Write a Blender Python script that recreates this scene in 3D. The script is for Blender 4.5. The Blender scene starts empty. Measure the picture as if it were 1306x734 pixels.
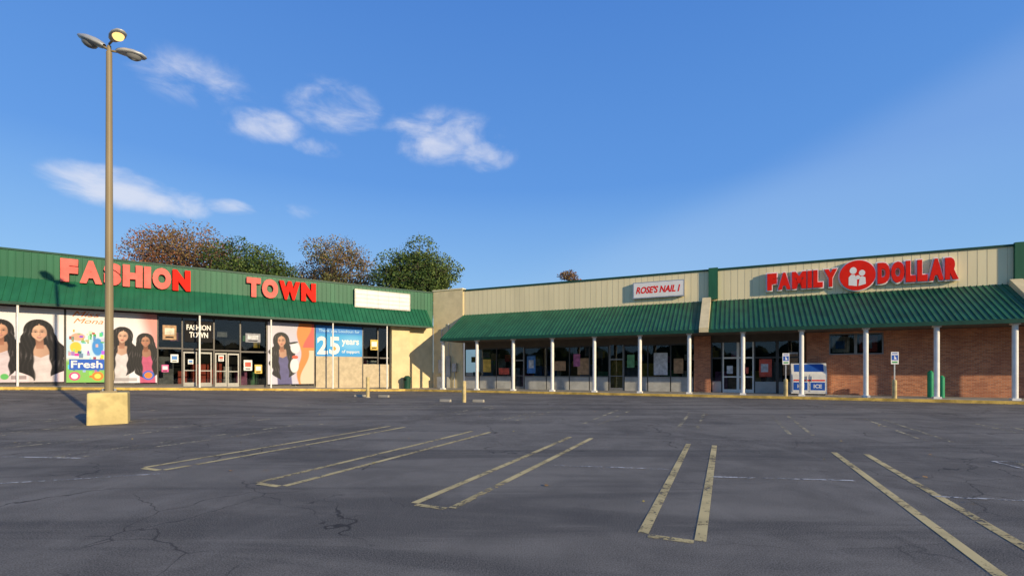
import bpy, math, random
import numpy as np
from mathutils import Matrix, Vector
random.seed(7); np.random.seed(7)
scene=bpy.context.scene
D=bpy.data
# ------------------------------------------------------------------ node helpers
def newmat(name):
    m=D.materials.new(name); m.use_nodes=True
    nt=m.node_tree; nt.nodes.clear()
    out=nt.nodes.new('ShaderNodeOutputMaterial')
    return m,nt,out
def N(nt,typ,**kw):
    n=nt.nodes.new(typ)
    for k,v in kw.items(): setattr(n,k,v)
    return n
def setin(nt,sock,v):
    if isinstance(v,bpy.types.NodeSocket): nt.links.new(v,sock)
    else: sock.default_value=v
def M(nt,op,a,b=None,c=None,clamp=False):
    n=nt.nodes.new('ShaderNodeMath'); n.operation=op; n.use_clamp=clamp
    setin(nt,n.inputs[0],a)
    if b is not None: setin(nt,n.inputs[1],b)
    if c is not None: setin(nt,n.inputs[2],c)
    return n.outputs[0]
def MR(nt,v,a,b,c=0.0,d=1.0,smooth=True):
    n=nt.nodes.new('ShaderNodeMapRange')
    n.interpolation_type='SMOOTHSTEP' if smooth else 'LINEAR'
    setin(nt,n.inputs['Value'],v)
    n.inputs['From Min'].default_value=a; n.inputs['From Max'].default_value=b
    n.inputs['To Min'].default_value=c; n.inputs['To Max'].default_value=d
    return n.outputs[0]
def MIX(nt,f,a,b,blend='MIX'):
    n=nt.nodes.new('ShaderNodeMix'); n.data_type='RGBA'; n.blend_type=blend
    setin(nt,n.inputs[0],f)
    for s,v in ((n.inputs[6],a),(n.inputs[7],b)):
        if isinstance(v,bpy.types.NodeSocket): nt.links.new(v,s)
        else: s.default_value=(v[0],v[1],v[2],1)
    return n.outputs[2]
def NOISE(nt,vec,scale,detail=4,rough=.55,dist=0):
    n=nt.nodes.new('ShaderNodeTexNoise'); n.inputs['Scale'].default_value=scale
    n.inputs['Detail'].default_value=detail; n.inputs['Roughness'].default_value=rough
    n.inputs['Distortion'].default_value=dist
    if vec is not None: nt.links.new(vec,n.inputs['Vector'])
    return n.outputs['Fac']
def OBJ(nt): return nt.nodes.new('ShaderNodeTexCoord').outputs['Object']
def MAPP(nt,vec,scale=(1,1,1),rot=(0,0,0),loc=(0,0,0)):
    n=nt.nodes.new('ShaderNodeMapping'); nt.links.new(vec,n.inputs[0])
    n.inputs['Scale'].default_value=scale; n.inputs['Rotation'].default_value=rot; n.inputs['Location'].default_value=loc
    return n.outputs[0]
def mul(c,k): return tuple(min(1,x*k) for x in c)
def mat(name,col,rough=.6,var=.15,scale=3,metal=0,bump=0.0,bscale=40,streak=False,dirt=0.0,spec=.3):
    m,nt,out=newmat(name); p=nt.nodes.new('ShaderNodeBsdfPrincipled')
    nt.links.new(p.outputs[0],out.inputs[0])
    o=OBJ(nt); v=MAPP(nt,o,(1,1,.15)) if streak else o
    n=NOISE(nt,v,scale,3)
    c=MIX(nt,MR(nt,n,.3,.7),mul(col,1-var),mul(col,1+var))
    if dirt>0:
        n2=NOISE(nt,v,scale*.37+.3,5,.65)
        c=MIX(nt,MR(nt,n2,.5,.75,0,dirt),c,(col[0]*.35,col[1]*.33,col[2]*.3))
    nt.links.new(c,p.inputs['Base Color'])
    p.inputs['Roughness'].default_value=rough; p.inputs['Metallic'].default_value=metal
    p.inputs['Specular IOR Level'].default_value=spec
    if bump>0:
        b=nt.nodes.new('ShaderNodeBump'); b.inputs['Strength'].default_value=bump; b.inputs['Distance'].default_value=.01
        nt.links.new(NOISE(nt,o,bscale,2),b.inputs['Height']); nt.links.new(b.outputs[0],p.inputs['Normal'])
    return m
# ------------------------------------------------------------------ mesh builder
class MB:
    def __init__(s): s.v=[];s.f=[];s.m=[];s.mats=[]
    def mi(s,mt):
        if mt not in s.mats: s.mats.append(mt)
        return s.mats.index(mt)
    def face(s,pts,mt):
        b=len(s.v); s.v+= [tuple(p) for p in pts]; s.f.append(tuple(range(b,b+len(pts)))); s.m.append(s.mi(mt))
    def hexa(s,p,mt):
        b=len(s.v); s.v+=[tuple(q) for q in p]; i=s.mi(mt)
        for q in ((0,3,2,1),(4,5,6,7),(0,1,5,4),(1,2,6,5),(2,3,7,6),(3,0,4,7)):
            s.f.append(tuple(b+k for k in q)); s.m.append(i)
    def box(s,x0,x1,y0,y1,z0,z1,mt):
        s.hexa([(x0,y0,z0),(x1,y0,z0),(x1,y1,z0),(x0,y1,z0),(x0,y0,z1),(x1,y0,z1),(x1,y1,z1),(x0,y1,z1)],mt)
    def prism(s,prof,x0,x1,mt):
        n=len(prof); b=len(s.v); i=s.mi(mt)
        s.v+=[(x0,y,z) for y,z in prof]+[(x1,y,z) for y,z in prof]
        s.f.append(tuple(range(b,b+n))); s.m.append(i)
        s.f.append(tuple(range(b+2*n-1,b+n-1,-1))); s.m.append(i)
        for k in range(n):
            j=(k+1)%n; s.f.append((b+k,b+n+k,b+n+j,b+j)); s.m.append(i)
    def tube(s,p0,p1,r0,r1,mt,n=12,caps=True):
        p0=Vector(p0);p1=Vector(p1);d=(p1-p0).normalized()
        a=d.cross(Vector((0,0,1)))
        if a.length<.01: a=Vector((1,0,0))
        a.normalize(); c=d.cross(a); b=len(s.v); i=s.mi(mt)
        for p,r in((p0,r0),(p1,r1)):
            for k in range(n):
                t=2*math.pi*k/n; s.v.append(tuple(p+a*(r*math.cos(t))+c*(r*math.sin(t))))
        for k in range(n):
            j=(k+1)%n; s.f.append((b+k,b+n+k,b+n+j,b+j)); s.m.append(i)
        if caps:
            s.f.append(tuple(range(b,b+n))); s.m.append(i); s.f.append(tuple(range(b+2*n-1,b+n-1,-1))); s.m.append(i)
    def xz(s,pts,y,mt): s.face([(x,y,z) for x,z in pts],mt)
    def disc(s,cx,cz,rx,rz,y,mt,n=28,rot=0):
        pts=[]
        for k in range(n):
            t=2*math.pi*k/n; a=rx*math.cos(t); c=rz*math.sin(t)
            pts.append((cx+a*math.cos(rot)-c*math.sin(rot),cz+a*math.sin(rot)+c*math.cos(rot)))
        s.xz(pts,y,mt)
    def build(s,name,parent=None,matrix=None,smooth=False,bevel=0):
        me=D.meshes.new(name); me.from_pydata(s.v,[],s.f)
        for mt in s.mats: me.materials.append(mt)
        me.polygons.foreach_set('material_index',s.m)
        if smooth: me.polygons.foreach_set('use_smooth',[True]*len(s.f))
        me.update()
        ob=D.objects.new(name,me); scene.collection.objects.link(ob)
        if parent: ob.parent=parent
        if matrix is not None: ob.matrix_local=matrix
        if bevel>0:
            b=ob.modifiers.new('bev','BEVEL'); b.width=bevel; b.segments=2; b.limit_method='ANGLE'
        return ob
def empty(name,matrix=Matrix.Identity(4)):
    e=D.objects.new(name,None); e.empty_display_size=.3; scene.collection.objects.link(e); e.matrix_world=matrix; return e
def frame(x,y,ang,z=0): return Matrix.Translation((x,y,z))@Matrix.Rotation(ang,4,'Z')
AL=math.atan2(.5766,.817); AR=math.atan2(-.4201,.9074)
FL=frame(-27.3,25.7,AL); FR=frame(-5.21,36.4,AR)
def T(x,y,z): return Matrix.Translation((x,y,z))
# ------------------------------------------------------------------ text
def glyph(name,body,x0,x1,z0,z1,y,depth,mt,parent,bold=.02,shear=0):
    cu=D.curves.new(name,'FONT'); cu.body=body; cu.size=1; cu.extrude=.5; cu.offset=bold; cu.shear=shear
    cu.resolution_u=4
    ob=D.objects.new(name+'_c',cu); scene.collection.objects.link(ob)
    bpy.context.view_layer.update()
    dg=bpy.context.evaluated_depsgraph_get()
    me=D.meshes.new_from_object(ob.evaluated_get(dg)); D.objects.remove(ob); D.curves.remove(cu)
    co=np.array([v.co[:] for v in me.vertices])
    mn=co.min(0); mx=co.max(0)
    X=x0+(co[:,0]-mn[0])/(mx[0]-mn[0])*(x1-x0)
    Z=z0+(co[:,1]-mn[1])/(mx[1]-mn[1])*(z1-z0)
    Y=y-((co[:,2]-mn[2])/(mx[2]-mn[2]))*depth
    me.vertices.foreach_set('co',np.stack([X,Y,Z],1).ravel())
    me.materials.clear(); me.materials.append(mt); me.update()
    o=D.objects.new(name,me); scene.collection.objects.link(o); o.parent=parent
    return o
# ------------------------------------------------------------------ ground height
def S(t):
    t=max(0,min(1,t)); return t*t*(3-2*t)
def g(x,y):
    return .15*S((y-8)/22)+.58*max(0,min(1.15,(-x-9)/17))*S((y-12)/12)
# ------------------------------------------------------------------ asphalt
m_asph,nt,out=newmat('asphalt'); p=nt.nodes.new('ShaderNodeBsdfPrincipled'); nt.links.new(p.outputs[0],out.inputs[0])
o=OBJ(nt)
big=NOISE(nt,o,.16,3,.62,.8); mid=NOISE(nt,o,1.1,5,.68,.4); fine=NOISE(nt,o,75,1,.7)
c=MIX(nt,MR(nt,big,.40,.60),(.108,.093,.072),(.190,.165,.126))
c=MIX(nt,MR(nt,mid,.36,.66,0,.55),c,(.25,.215,.165))
st=NOISE(nt,MAPP(nt,o,(.12,.9,1),(0,0,-AR)),.8,5,.66,.8)
c=MIX(nt,MR(nt,st,.47,.62,0,.72),c,(.064,.057,.047))
st2=NOISE(nt,MAPP(nt,o,(.9,.35,1),(0,0,-AR+.35),(3,7,0)),.7,4,.66,.8)
c=MIX(nt,MR(nt,st2,.54,.72,0,.5),c,(.27,.235,.185))
vo=N(nt,'ShaderNodeTexVoronoi'); vo.inputs['Scale'].default_value=.42; nt.links.new(o,vo.inputs['Vector'])
oil=M(nt,'MULTIPLY',MR(nt,vo.outputs['Distance'],.08,.34,1,0),MR(nt,mid,.40,.58))
c=MIX(nt,M(nt,'MULTIPLY',oil,.66),c,(.048,.043,.037))
c=MIX(nt,MR(nt,fine,.38,.72,0,.5),c,(.35,.31,.25))
c=MIX(nt,MR(nt,fine,.28,.44,.5,0),c,(.05,.045,.038))
nz=nt.nodes.new('ShaderNodeTexNoise'); nz.inputs['Scale'].default_value=.8; nz.inputs['Detail'].default_value=4; nt.links.new(o,nz.inputs['Vector'])
def crack(scale,wd,mask,amt,ds):
    va=nt.nodes.new('ShaderNodeVectorMath'); va.operation='MULTIPLY_ADD'
    nt.links.new(nz.outputs['Color'],va.inputs[0]); va.inputs[1].default_value=(ds,)*3; nt.links.new(o,va.inputs[2])
    v=N(nt,'ShaderNodeTexVoronoi',feature='DISTANCE_TO_EDGE'); v.inputs['Scale'].default_value=scale
    nt.links.new(va.outputs[0],v.inputs['Vector'])
    return M(nt,'MULTIPLY',M(nt,'MULTIPLY',MR(nt,v.outputs['Distance'],wd*.3,wd,1,0),mask),amt)
cr=M(nt,'MAXIMUM',crack(.17,.0042,MR(nt,st2,.44,.55),.7,1.9),crack(.8,.010,MR(nt,big,.41,.47,1,0),.55,.9))
c=MIX(nt,cr,c,(.03,.027,.024))
nt.links.new(c,p.inputs['Base Color']); p.inputs['Roughness'].default_value=.85; p.inputs['Specular IOR Level'].default_value=.15
b=nt.nodes.new('ShaderNodeBump'); b.inputs['Strength'].default_value=.35; b.inputs['Distance'].default_value=.006
nt.links.new(NOISE(nt,o,95,1,.7),b.inputs['Height']); nt.links.new(b.outputs[0],p.inputs['Normal'])
def paintmat(name,col,wear):
    m,nt,out=newmat(name); p=nt.nodes.new('ShaderNodeBsdfPrincipled')
    o=OBJ(nt)
    n1=NOISE(nt,o,9,4,.78); n2=NOISE(nt,o,1.3,2)
    a=M(nt,'ADD',M(nt,'MULTIPLY',n1,.72),M(nt,'MULTIPLY',n2,.38))
    a=MR(nt,a,wear,wear+.11,0,.92)
    c=MIX(nt,MR(nt,n2,.3,.7),mul(col,.75),mul(col,1.15))
    nt.links.new(c,p.inputs['Base Color']); p.inputs['Roughness'].default_value=.8
    tr=nt.nodes.new('ShaderNodeBsdfTransparent'); mx=nt.nodes.new('ShaderNodeMixShader')
    nt.links.new(a,mx.inputs[0]); nt.links.new(tr.outputs[0],mx.inputs[1]); nt.links.new(p.outputs[0],mx.inputs[2]); nt.links.new(mx.outputs[0],out.inputs[0])
    return m
m_yel=paintmat('worn_yellow_paint',(.66,.50,.21),.43)
m_yel2=paintmat('very_worn_yellow_paint',(.50,.41,.23),.53)
m_wht=paintmat('worn_white_paint',(.58,.55,.49),.50)
m_conc=mat('concrete',(.40,.36,.28),.9,.2,1.2,bump=.3,dirt=.4)
m_kerb=mat('yellow_kerb',(.60,.40,.09),.8,.3,2.5,bump=.3,dirt=.6)
m_green=mat('green_metal',(.018,.125,.056),.5,.12,1.5,streak=True,dirt=.12)
m_green_r=mat('green_metal_canopy',(.024,.120,.056),.5,.18,1.5,streak=True,dirt=.3)
m_dgreen=mat('dark_green_trim',(.010,.06,.035),.5,.15)
m_cream=mat('cream_metal',(.82,.69,.40),.6,.05,1.2,streak=True,dirt=.08)
m_seam=mat('cream_metal_seam',(.52,.43,.25),.6,.08,1.2)
m_creamw=mat('cream_stucco',(.72,.58,.32),.85,.08,1.5,bump=.2,dirt=.2)
m_white=mat('white_paint',(.84,.80,.71),.5,.06,3,dirt=.12)
m_alu=mat('bronze_aluminium',(.07,.062,.055),.4,.1,3,metal=.3)
m_lalu=mat('light_aluminium',(.24,.23,.21),.4,.1,3,metal=.4)
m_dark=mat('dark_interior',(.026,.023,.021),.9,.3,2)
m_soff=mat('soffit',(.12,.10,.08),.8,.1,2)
m_knee=mat('knee_wall',(.44,.43,.39),.8,.15,1.5,dirt=.4)
m_roof=mat('roofing',(.25,.25,.24),.9)
m_black=mat('black_gloss',(.010,.009,.010),.6,.1,spec=.1)
m_red=mat('red_plastic',(.80,.020,.010),.6,.06,spec=.08)
m_pink=mat('pinkish_red_plastic',(.86,.17,.13),.6,.12,2,spec=.08)  # paler, pinkish red used on most of the clothing sign letters
m_offw=mat('offwhite_sign',(.82,.78,.70),.5,.04,spec=.2)
m_blue=mat('blue_sign',(.02,.10,.42),.4,.08)
m_tan=mat('tan_panel',(.52,.42,.27),.8,.12)
m_pole=mat('tan_pole',(.26,.20,.11),.5,.12,2,streak=True,dirt=.2)
m_steel=mat('galvanised',(.42,.43,.44),.45,.1,metal=.5)
m_brick,nt,out=newmat('brick'); p=nt.nodes.new('ShaderNodeBsdfPrincipled'); nt.links.new(p.outputs[0],out.inputs[0])
o=OBJ(nt); sp=nt.nodes.new('ShaderNodeSeparateXYZ'); nt.links.new(o,sp.inputs[0]); cb=nt.nodes.new('ShaderNodeCombineXYZ')
nt.links.new(M(nt,'ADD',sp.outputs[0],sp.outputs[1]),cb.inputs[0]); nt.links.new(sp.outputs[2],cb.inputs[1])
br=nt.nodes.new('ShaderNodeTexBrick'); nt.links.new(cb.outputs[0],br.inputs['Vector'])
br.inputs['Scale'].default_value=1; br.inputs['Brick Width'].default_value=.215; br.inputs['Row Height'].default_value=.075; br.inputs['Mortar Size'].default_value=.006
br.inputs['Color1'].default_value=(.66,.25,.11,1); br.inputs['Color2'].default_value=(.40,.13,.06,1); br.inputs['Mortar'].default_value=(.48,.37,.26,1)
c=MIX(nt,MR(nt,NOISE(nt,o,1.1,4),.35,.7,0,.45),br.outputs['Color'],(.30,.10,.055))
nt.links.new(c,p.inputs['Base Color']); p.inputs['Roughness'].default_value=.9
# glass
m_glass,nt,out=newmat('shop_glass'); tr=nt.nodes.new('ShaderNodeBsdfTransparent'); tr.inputs[0].default_value=(.68,.70,.69,1)
gl=nt.nodes.new('ShaderNodeBsdfGlossy'); gl.inputs['Roughness'].default_value=.02; gl.inputs[0].default_value=(.8,.85,.9,1)
fr=nt.nodes.new('ShaderNodeFresnel'); fr.inputs[0].default_value=1.45
mx=nt.nodes.new('ShaderNodeMixShader'); nt.links.new(M(nt,'MULTIPLY',fr.outputs[0],.9),mx.inputs[0]); nt.links.new(tr.outputs[0],mx.inputs[1]); nt.links.new(gl.outputs[0],mx.inputs[2]); nt.links.new(mx.outputs[0],out.inputs[0])
bcols=[(.62,.1,.06),(.08,.22,.5),(.65,.58,.45),(.62,.42,.08),(.14,.36,.17),(.6,.6,.6),(.42,.25,.13),(.5,.15,.3),(.25,.25,.27)]
m_box=[mat('goods_%d'%i,c,.6,.25,4) for i,c in enumerate(bcols)]

# ------------------------------------------------------------------ ground
xs=sorted(set([-600,-300,-150,-90,-60]+list(range(-45,46))+[60,90,150,300,600]))
ys=sorted(set([-600,-200,-80,-30]+list(range(-10,61))+[80,120,200,400,800]))
V=[(x,y,g(x,y)) for y in ys for x in xs]; nx=len(xs)
F=[(j*nx+i,j*nx+i+1,(j+1)*nx+i+1,(j+1)*nx+i) for j in range(len(ys)-1) for i in range(nx-1)]
me=D.meshes.new('parking_lot_ground'); me.from_pydata(V,[],F); me.materials.append(m_asph); me.polygons.foreach_set('use_smooth',[True]*len(F))
ob=D.objects.new('parking_lot_ground',me); scene.collection.objects.link(ob)
# ------------------------------------------------------------------ markings
sd=Vector((.405,.914)); rd=Vector((.914,-.405))
def strip(mb,a,b,w,mt,dz=.005):
    a=Vector(a);b=Vector(b); d=(b-a); L=d.length; d.normalize(); n=Vector((-d.y,d.x))*w/2
    k=max(1,int(L/.5))
    for i in range(k):
        p=a+d*(L*i/k); q=a+d*(L*(i+1)/k)
        mb.face([(r.x,r.y,g(r.x,r.y)+dz) for r in (p-n,q-n,q+n,p+n)],mt)
mk=MB()
P3=Vector((1.297,4.77)); step=2.72
for i in range(-7,5):
    p=P3+rd*step*i; mt=m_yel if -2<=i<=1 else m_yel2
    if i==-3: mt=m_yel
    q=p+rd*.53
    strip(mk,p,p+sd*6.45,.105,mt); strip(mk,q,q+sd*6.45,.105,mt)
    strip(mk,p+rd*.055-sd*.05,q-rd*.055-sd*.05,.1,mt)
for i in range(-5,9):
    p=Vector((4.2,19.2))+rd*step*i
    for q in (p,p+rd*.5): strip(mk,q-sd*5.2,q,.1,m_yel2)
for a,b_ in (((3.07,7.33),(5.03,7.07)),((5.41,6.18),(7.4,5.75)),((8.59,8.6),(8.42,7.9)),((.6,8.25),(2.6,7.9)),((-9.5,6.1),(-5.5,7.55)),((8.6,8.6),(11,8.2)),((-14,9.5),(-7.9,8.9))):
    strip(mk,a,b_,.07,m_wht,.009)
mk.build('parking_lot_markings')
# ------------------------------------------------------------------ sidewalk + kerb
def W(Fm,x,y):
    v=Fm@Vector((x,y,0)); return v.x,v.y
segs=[]
for i in range(41):
    a=i/40; segs.append((W(FL,-14+36.03*a,-2.0),W(FL,-14+39.3*a,3.2)))
for i in range(41):
    a=i/40; segs.append((W(FR,-2.83+44.83*a,-.9),W(FR,-2.7+44.7*a,5.8)))
sw=MB()
nrow=6
for (k0,w0),(k1,w1) in zip(segs[:-1],segs[1:]):
    for j in range(nrow):
        q=[]
        for (k,w,t) in ((k0,w0,j/nrow),(k1,w1,j/nrow),(k1,w1,(j+1)/nrow),(k0,w0,(j+1)/nrow)):
            x=k[0]+(w[0]-k[0])*t; y=k[1]+(w[1]-k[1])*t; q.append((x,y,g(x,y)+.14))
        sw.face(q,m_conc)
sw.build('sidewalk')
kb=MB()
def inw(k,w,t):
    d=Vector((w[0]-k[0],w[1]-k[1])).normalized(); return (k[0]+d.x*t,k[1]+d.y*t)
for (k0,w0),(k1,w1) in zip(segs[:-1],segs[1:]):
    a=inw(k0,w0,-.015); b_=inw(k1,w1,-.015); c_=inw(k1,w1,.16); d_=inw(k0,w0,.16)
    L=[(p[0],p[1],g(*p)-.1) for p in(a,b_,c_,d_)]; U=[(p[0],p[1],g(*p)+.146) for p in(a,b_,c_,d_)]
    kb.hexa(L+U,m_kerb)
kb.build('kerb')
# ------------------------------------------------------------------ ribs
def ribs(mb,x0,x1,pitch,w,h,p0,p1,mt):
    dy=p1[0]-p0[0]; dz=p1[1]-p0[1]; L=math.hypot(dy,dz); ny,nz=-dz/L*h,dy/L*h
    x=x0+pitch/2
    while x<x1:
        mb.hexa([(x-w/2,p0[0]+.002,p0[1]),(x+w/2,p0[0]+.002,p0[1]),(x+w/2,p1[0]+.002,p1[1]),(x-w/2,p1[0]+.002,p1[1]),
                 (x-w/2*.7,p0[0]+ny,p0[1]+nz),(x+w/2*.7,p0[0]+ny,p0[1]+nz),(x+w/2*.7,p1[0]+ny,p1[1]+nz),(x-w/2*.7,p1[0]+ny,p1[1]+nz)],mt)
        x+=pitch
# ------------------------------------------------------------------ LEFT BUILDING
eL=empty('clothing_store_building',FL)
x0,x1=-14,25.3
b=MB(); b.box(x0,x1,.0,.3,5.3,8.16,m_green); ribs(b,x0,x1,.3,.07,.03,(0,6.7),(0,8.15),m_green)
b.box(x0,x1-.02,-.06,.36,8.16,8.26,m_dgreen); b.build('parapet',eL)
b=MB(); xe=24.75
b.prism([(-1.2,5.28),(-.005,6.72),(-.005,5.28)],x0,xe,m_green); ribs(b,x0,xe,.3,.05,.045,(-1.2,5.28),(0,6.72),m_green)
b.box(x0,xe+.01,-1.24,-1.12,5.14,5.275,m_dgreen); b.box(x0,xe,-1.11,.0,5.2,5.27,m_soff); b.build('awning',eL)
b=MB(); b.box(x0,x1,.3,16,7.2,7.4,m_roof); b.box(x0,x0+.3,.02,16,0,8,m_creamw); b.box(x0+.3,x1,3.2,16,0,7.19,m_dark); b.box(x0+.3,x1,.31,3.19,5.15,5.3,m_dark); b.build('walls_and_roof',eL)
b=MB()
b.box(21.6,23.1,-.35,.32,0,5.19,m_creamw); b.box(23.1,25.35,.05,.32,0,5.29,m_creamw); b.build('pillar',eL)
b=MB()
edges=[-13.7,-12,-10.5,-9,-7.5,-6,-4.5,-3,-1.5,0,1.25,2.55,3.4,4.4,5.6,6.75,8.0,9.7,11.2,12.8,14.3,15.9,17.6,19.4,20.6,21.57]
def sz(t,y=0): 
    a,c_=W(FL,t,y); return g(a,c_)+.14
gb=MB(); inn=MB()
for i,(a,c_) in enumerate(zip(edges[:-1],edges[1:])):
    zb=max(sz(a),sz(c_))
    b.box(a-.04,a+.04,-.02,.12,0,5.18,m_alu)
    b.box(a+.04,c_-.04,0,.1,0,zb+.12,m_alu)
    b.box(a+.04,c_-.04,0,.1,zb+2.3,zb+2.4,m_alu)
    b.box(a+.04,c_-.04,0,.1,5.02,5.17,m_alu)
    gb.box(a+.04,c_-.04,.045,.055,zb+.12,zb+2.3,m_glass); gb.box(a+.04,c_-.04,.045,.055,zb+2.4,5.02,m_glass)
b.build('window_frames',eL); gb.build('window_glass',eL)
b=MB()
for a in (8.06,8.86,9.76,10.46):
    z0=sz(a); w=.72 if a<9.5 else .66
    for (u0,u1,v0,v1) in ((a,a+.07,z0,z0+2.2),(a+w-.07,a+w,z0,z0+2.2),(a+.07,a+w-.07,z0,z0+.25),(a+.07,a+w-.07,z0+2.1,z0+2.2),(a+.07,a+w-.07,z0+.98,z0+1.04)):
        b.box(u0,u1,-.05,.0-.001,v0,v1,m_lalu)
b.build('doors',eL)
t=-13
while t<21:
    w=random.uniform(.3,1.0); h=random.uniform(.8,2.2); z0=sz(t,1)
    inn.box(t,t+w,.8+random.random()*1.2,2.9,z0,z0+h,random.choice(m_box)); t+=w+random.uniform(.05,.5)
for q in range(22):
    t=random.uniform(7,21); w=random.uniform(.3,.9); zz=random.uniform(3,4.3); inn.box(t,t+w,1.2+.05*q,1.23+.05*q,zz,zz+random.uniform(.3,.7),random.choice(m_box))
inn.build('merchandise',eL)
b=MB(); b.box(16.0,17.55,-.03,-.025,.4,2.75,m_tan); b.box(17.65,19.35,-.03,-.025,.4,2.75,m_tan); b.box(19.45,21.5,-.03,-.025,.4,2.2,m_tan); b.build('window_panels',eL)
b=MB()
for k in range(-3,6):
    t=.84+4.02*k
    if k==0 or k>1: b.tube((t,-1.05,sz(t,-1.05)-.05),(t,-1.05,5.2),.05,.05,m_white)
b.build('awning_posts',eL,smooth=False)
# ------------------------------------------------------------------ RIGHT BUILDING
eR=empty('strip_mall_building',FR)
xs0,xs1=0.0,42.0
b=MB(); b.box(xs0,xs1,3.0,3.3,5.9,8.16,m_cream); ribs(b,xs0,xs1,.4,.022,.006,(3.0,6.1),(3.0,8.15),m_seam)
b.box(xs0,xs1,2.93,3.36,8.16,8.27,m_dgreen)
for u in (18.75,33.5): b.box(u-.28,u+.28,2.8,2.97,6.3,8.32,m_green_r)
b.build('parapet',eR)
b=MB()
def canopy(a,c_):
    b.prism([(-.35,4.1),(2.995,6.2),(2.995,6.05),(-.3,3.98)],a,c_,m_green_r); ribs(b,a,c_,.26,.05,.045,(-.35,4.1),(2.995,6.2),m_green_r)
    b.box(a,c_,-.40,-.28,3.9,4.095,m_dgreen)
canopy(0,18.1); canopy(18.62,33.0); canopy(33.52,42)
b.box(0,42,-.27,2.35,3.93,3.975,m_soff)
b.face([(-.01,-.35,4.1),(-.01,2.99,6.2),(-.01,2.99,3.95),(-.01,-.3,3.95)],m_green_r)
for u in (18.36,33.26):
    b.prism([(-.5,3.93),(-.5,4.2),(2.79,6.42),(2.79,6.0),(-.4,3.93)],u-.255,u+.255,m_creamw)
b.build('canopy',eR)
b=MB()
for k in range(0,15):
    u=2.92*k; a,c_=W(FR,u,0); z0=g(a,c_)+.14
    if 0<=u<=41:
        b.tube((u,0,z0-.02),(u,0,3.94),.115,.115,m_white,20); b.box(u-.16,u+.16,-.16,.16,z0-.02,z0+.1,m_white); b.box(u-.15,u+.15,-.15,.15,3.84,3.925,m_white)
o=b.build('canopy_columns',eR)
b=MB()
b.box(-2.85,0,2.9,3.4,0,8.3,m_creamw); b.box(-2.9,.0,2.84,3.46,8.3,8.4,m_cream)
b.box(-2.8,42,3.4,18,7.2,7.4,m_roof); b.box(41.7,42,3.4,18,0,7.19,m_creamw); b.box(0.0,41.6,6.0,17.9,0,7.19,m_dark); b.box(0.0,42,3.05,5.9,4.3,4.4,m_dark)
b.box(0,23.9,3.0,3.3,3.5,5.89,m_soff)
b.build('walls_and_roof',eR)
b=MB()
b.box(23.9,25.0,2.4,3.3,0,3.92,m_brick); b.box(25.0,27.6,2.4,3.3,0,2.6,m_brick); b.box(25.0,27.6,2.4,3.3,3.82,3.92,m_brick); b.box(27.6,42,2.4,3.3,0,3.92,m_brick)
b.box(17.6,18.6,2.7,3.3,0,3.92,m_brick)
b.build('brick_wall',eR)
b=MB();gb=MB()
for i in range(2):
    a=25.0+1.3*i; b.box(a,a+.07,2.45,2.55,2.6,3.82,m_lalu); b.box(a+1.23,a+1.3,2.45,2.55,2.6,3.82,m_lalu); b.box(a+.07,a+1.23,2.45,2.55,2.6,2.67,m_lalu); b.box(a+.07,a+1.23,2.45,2.55,3.75,3.82,m_lalu)
    gb.box(a+.07,a+1.23,2.49,2.5,2.67,3.75,m_glass); b.box(a,a+1.3,3.2,3.25,2.6,3.82,m_dark)
    b.box(a+.2,a+1.05,2.60,2.61,2.75,3.65,m_box[[2,0][i]]); b.box(a+.35,a+.8,2.58,2.585,2.95,3.4,m_box[[1,5][i]])
red=[0.0,1.5,3.0,4.3,5.4,7.2,9.0,10.5,11.9,13.0,14.6,16.1,17.57]
doors=[3,8]
for i,(a,c_) in enumerate(zip(red[:-1],red[1:])):
    zb=.29
    b.box(a-.04,a+.04,3.0,3.14,0,3.49,m_alu)
    if i in doors:
        b.box(a+.04,a+.12,3.02,3.1,zb,3.49,m_lalu); b.box(c_-.12,c_-.04,3.02,3.1,zb,3.49,m_lalu); b.box(a+.12,c_-.12,3.02,3.1,zb+2.15,zb+2.25,m_lalu); b.box(a+.12,c_-.12,3.02,3.1,zb,zb+.2,m_lalu); b.box(a+.12,c_-.12,3.02,3.1,zb+1,zb+1.05,m_lalu)
        gb.box(a+.12,c_-.12,3.05,3.06,zb+.2,3.49,m_glass)
    else:
        b.box(a+.04,c_-.04,2.97,3.2,0,1.22,m_knee); b.box(a+.04,c_-.04,2.93,3.2,1.22,1.29,m_lalu)
        gb.box(a+.04,c_-.04,3.05,3.06,1.29,3.4,m_glass); b.box(a+.04,c_-.04,3.0,3.12,3.4,3.49,m_alu)
for a,c_ in ((18.62,19.3),(19.3,20.2),(20.2,21.1),(21.1,22.4),(22.4,23.88)):
    dr=(a in(19.3,20.2)); mm=m_white if dr else m_alu
    b.box(a,a+.08,3.0,3.12,.2,3.49,mm); b.box(c_-.08,c_,3.0,3.12,.2,3.49,mm)
    b.box(a+.08,c_-.08,3.0,3.12,2.45,2.55,mm); b.box(a+.08,c_-.08,3.0,3.12,.2,.5 if dr else 1.0,mm if dr else m_knee); 
    if dr: b.box(a+.08,c_-.08,3.0,3.12,1.25,1.33,mm)
    gb.box(a+.08,c_-.08,3.05,3.06,.5,3.49,m_glass)
b.build('shop_windows',eR); gb.build('window_glass',eR)
b=MB(); t=.3
while t<23.5:
    w=random.uniform(.3,1.1); h=random.uniform(1.1,2.4)
    b.box(t,t+w,3.4+random.random()*.9,5.7,.25,.3+h,random.choice(m_box)); t+=w+random.uniform(.02,.4)
for q in range(24):
    t=random.uniform(.5,22); w=random.uniform(.3,.8); zz=random.uniform(2.0,2.8); b.box(t,t+w,3.3+.02*q,3.31+.02*q,zz,zz+random.uniform(.3,.6),random.choice(m_box))
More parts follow.
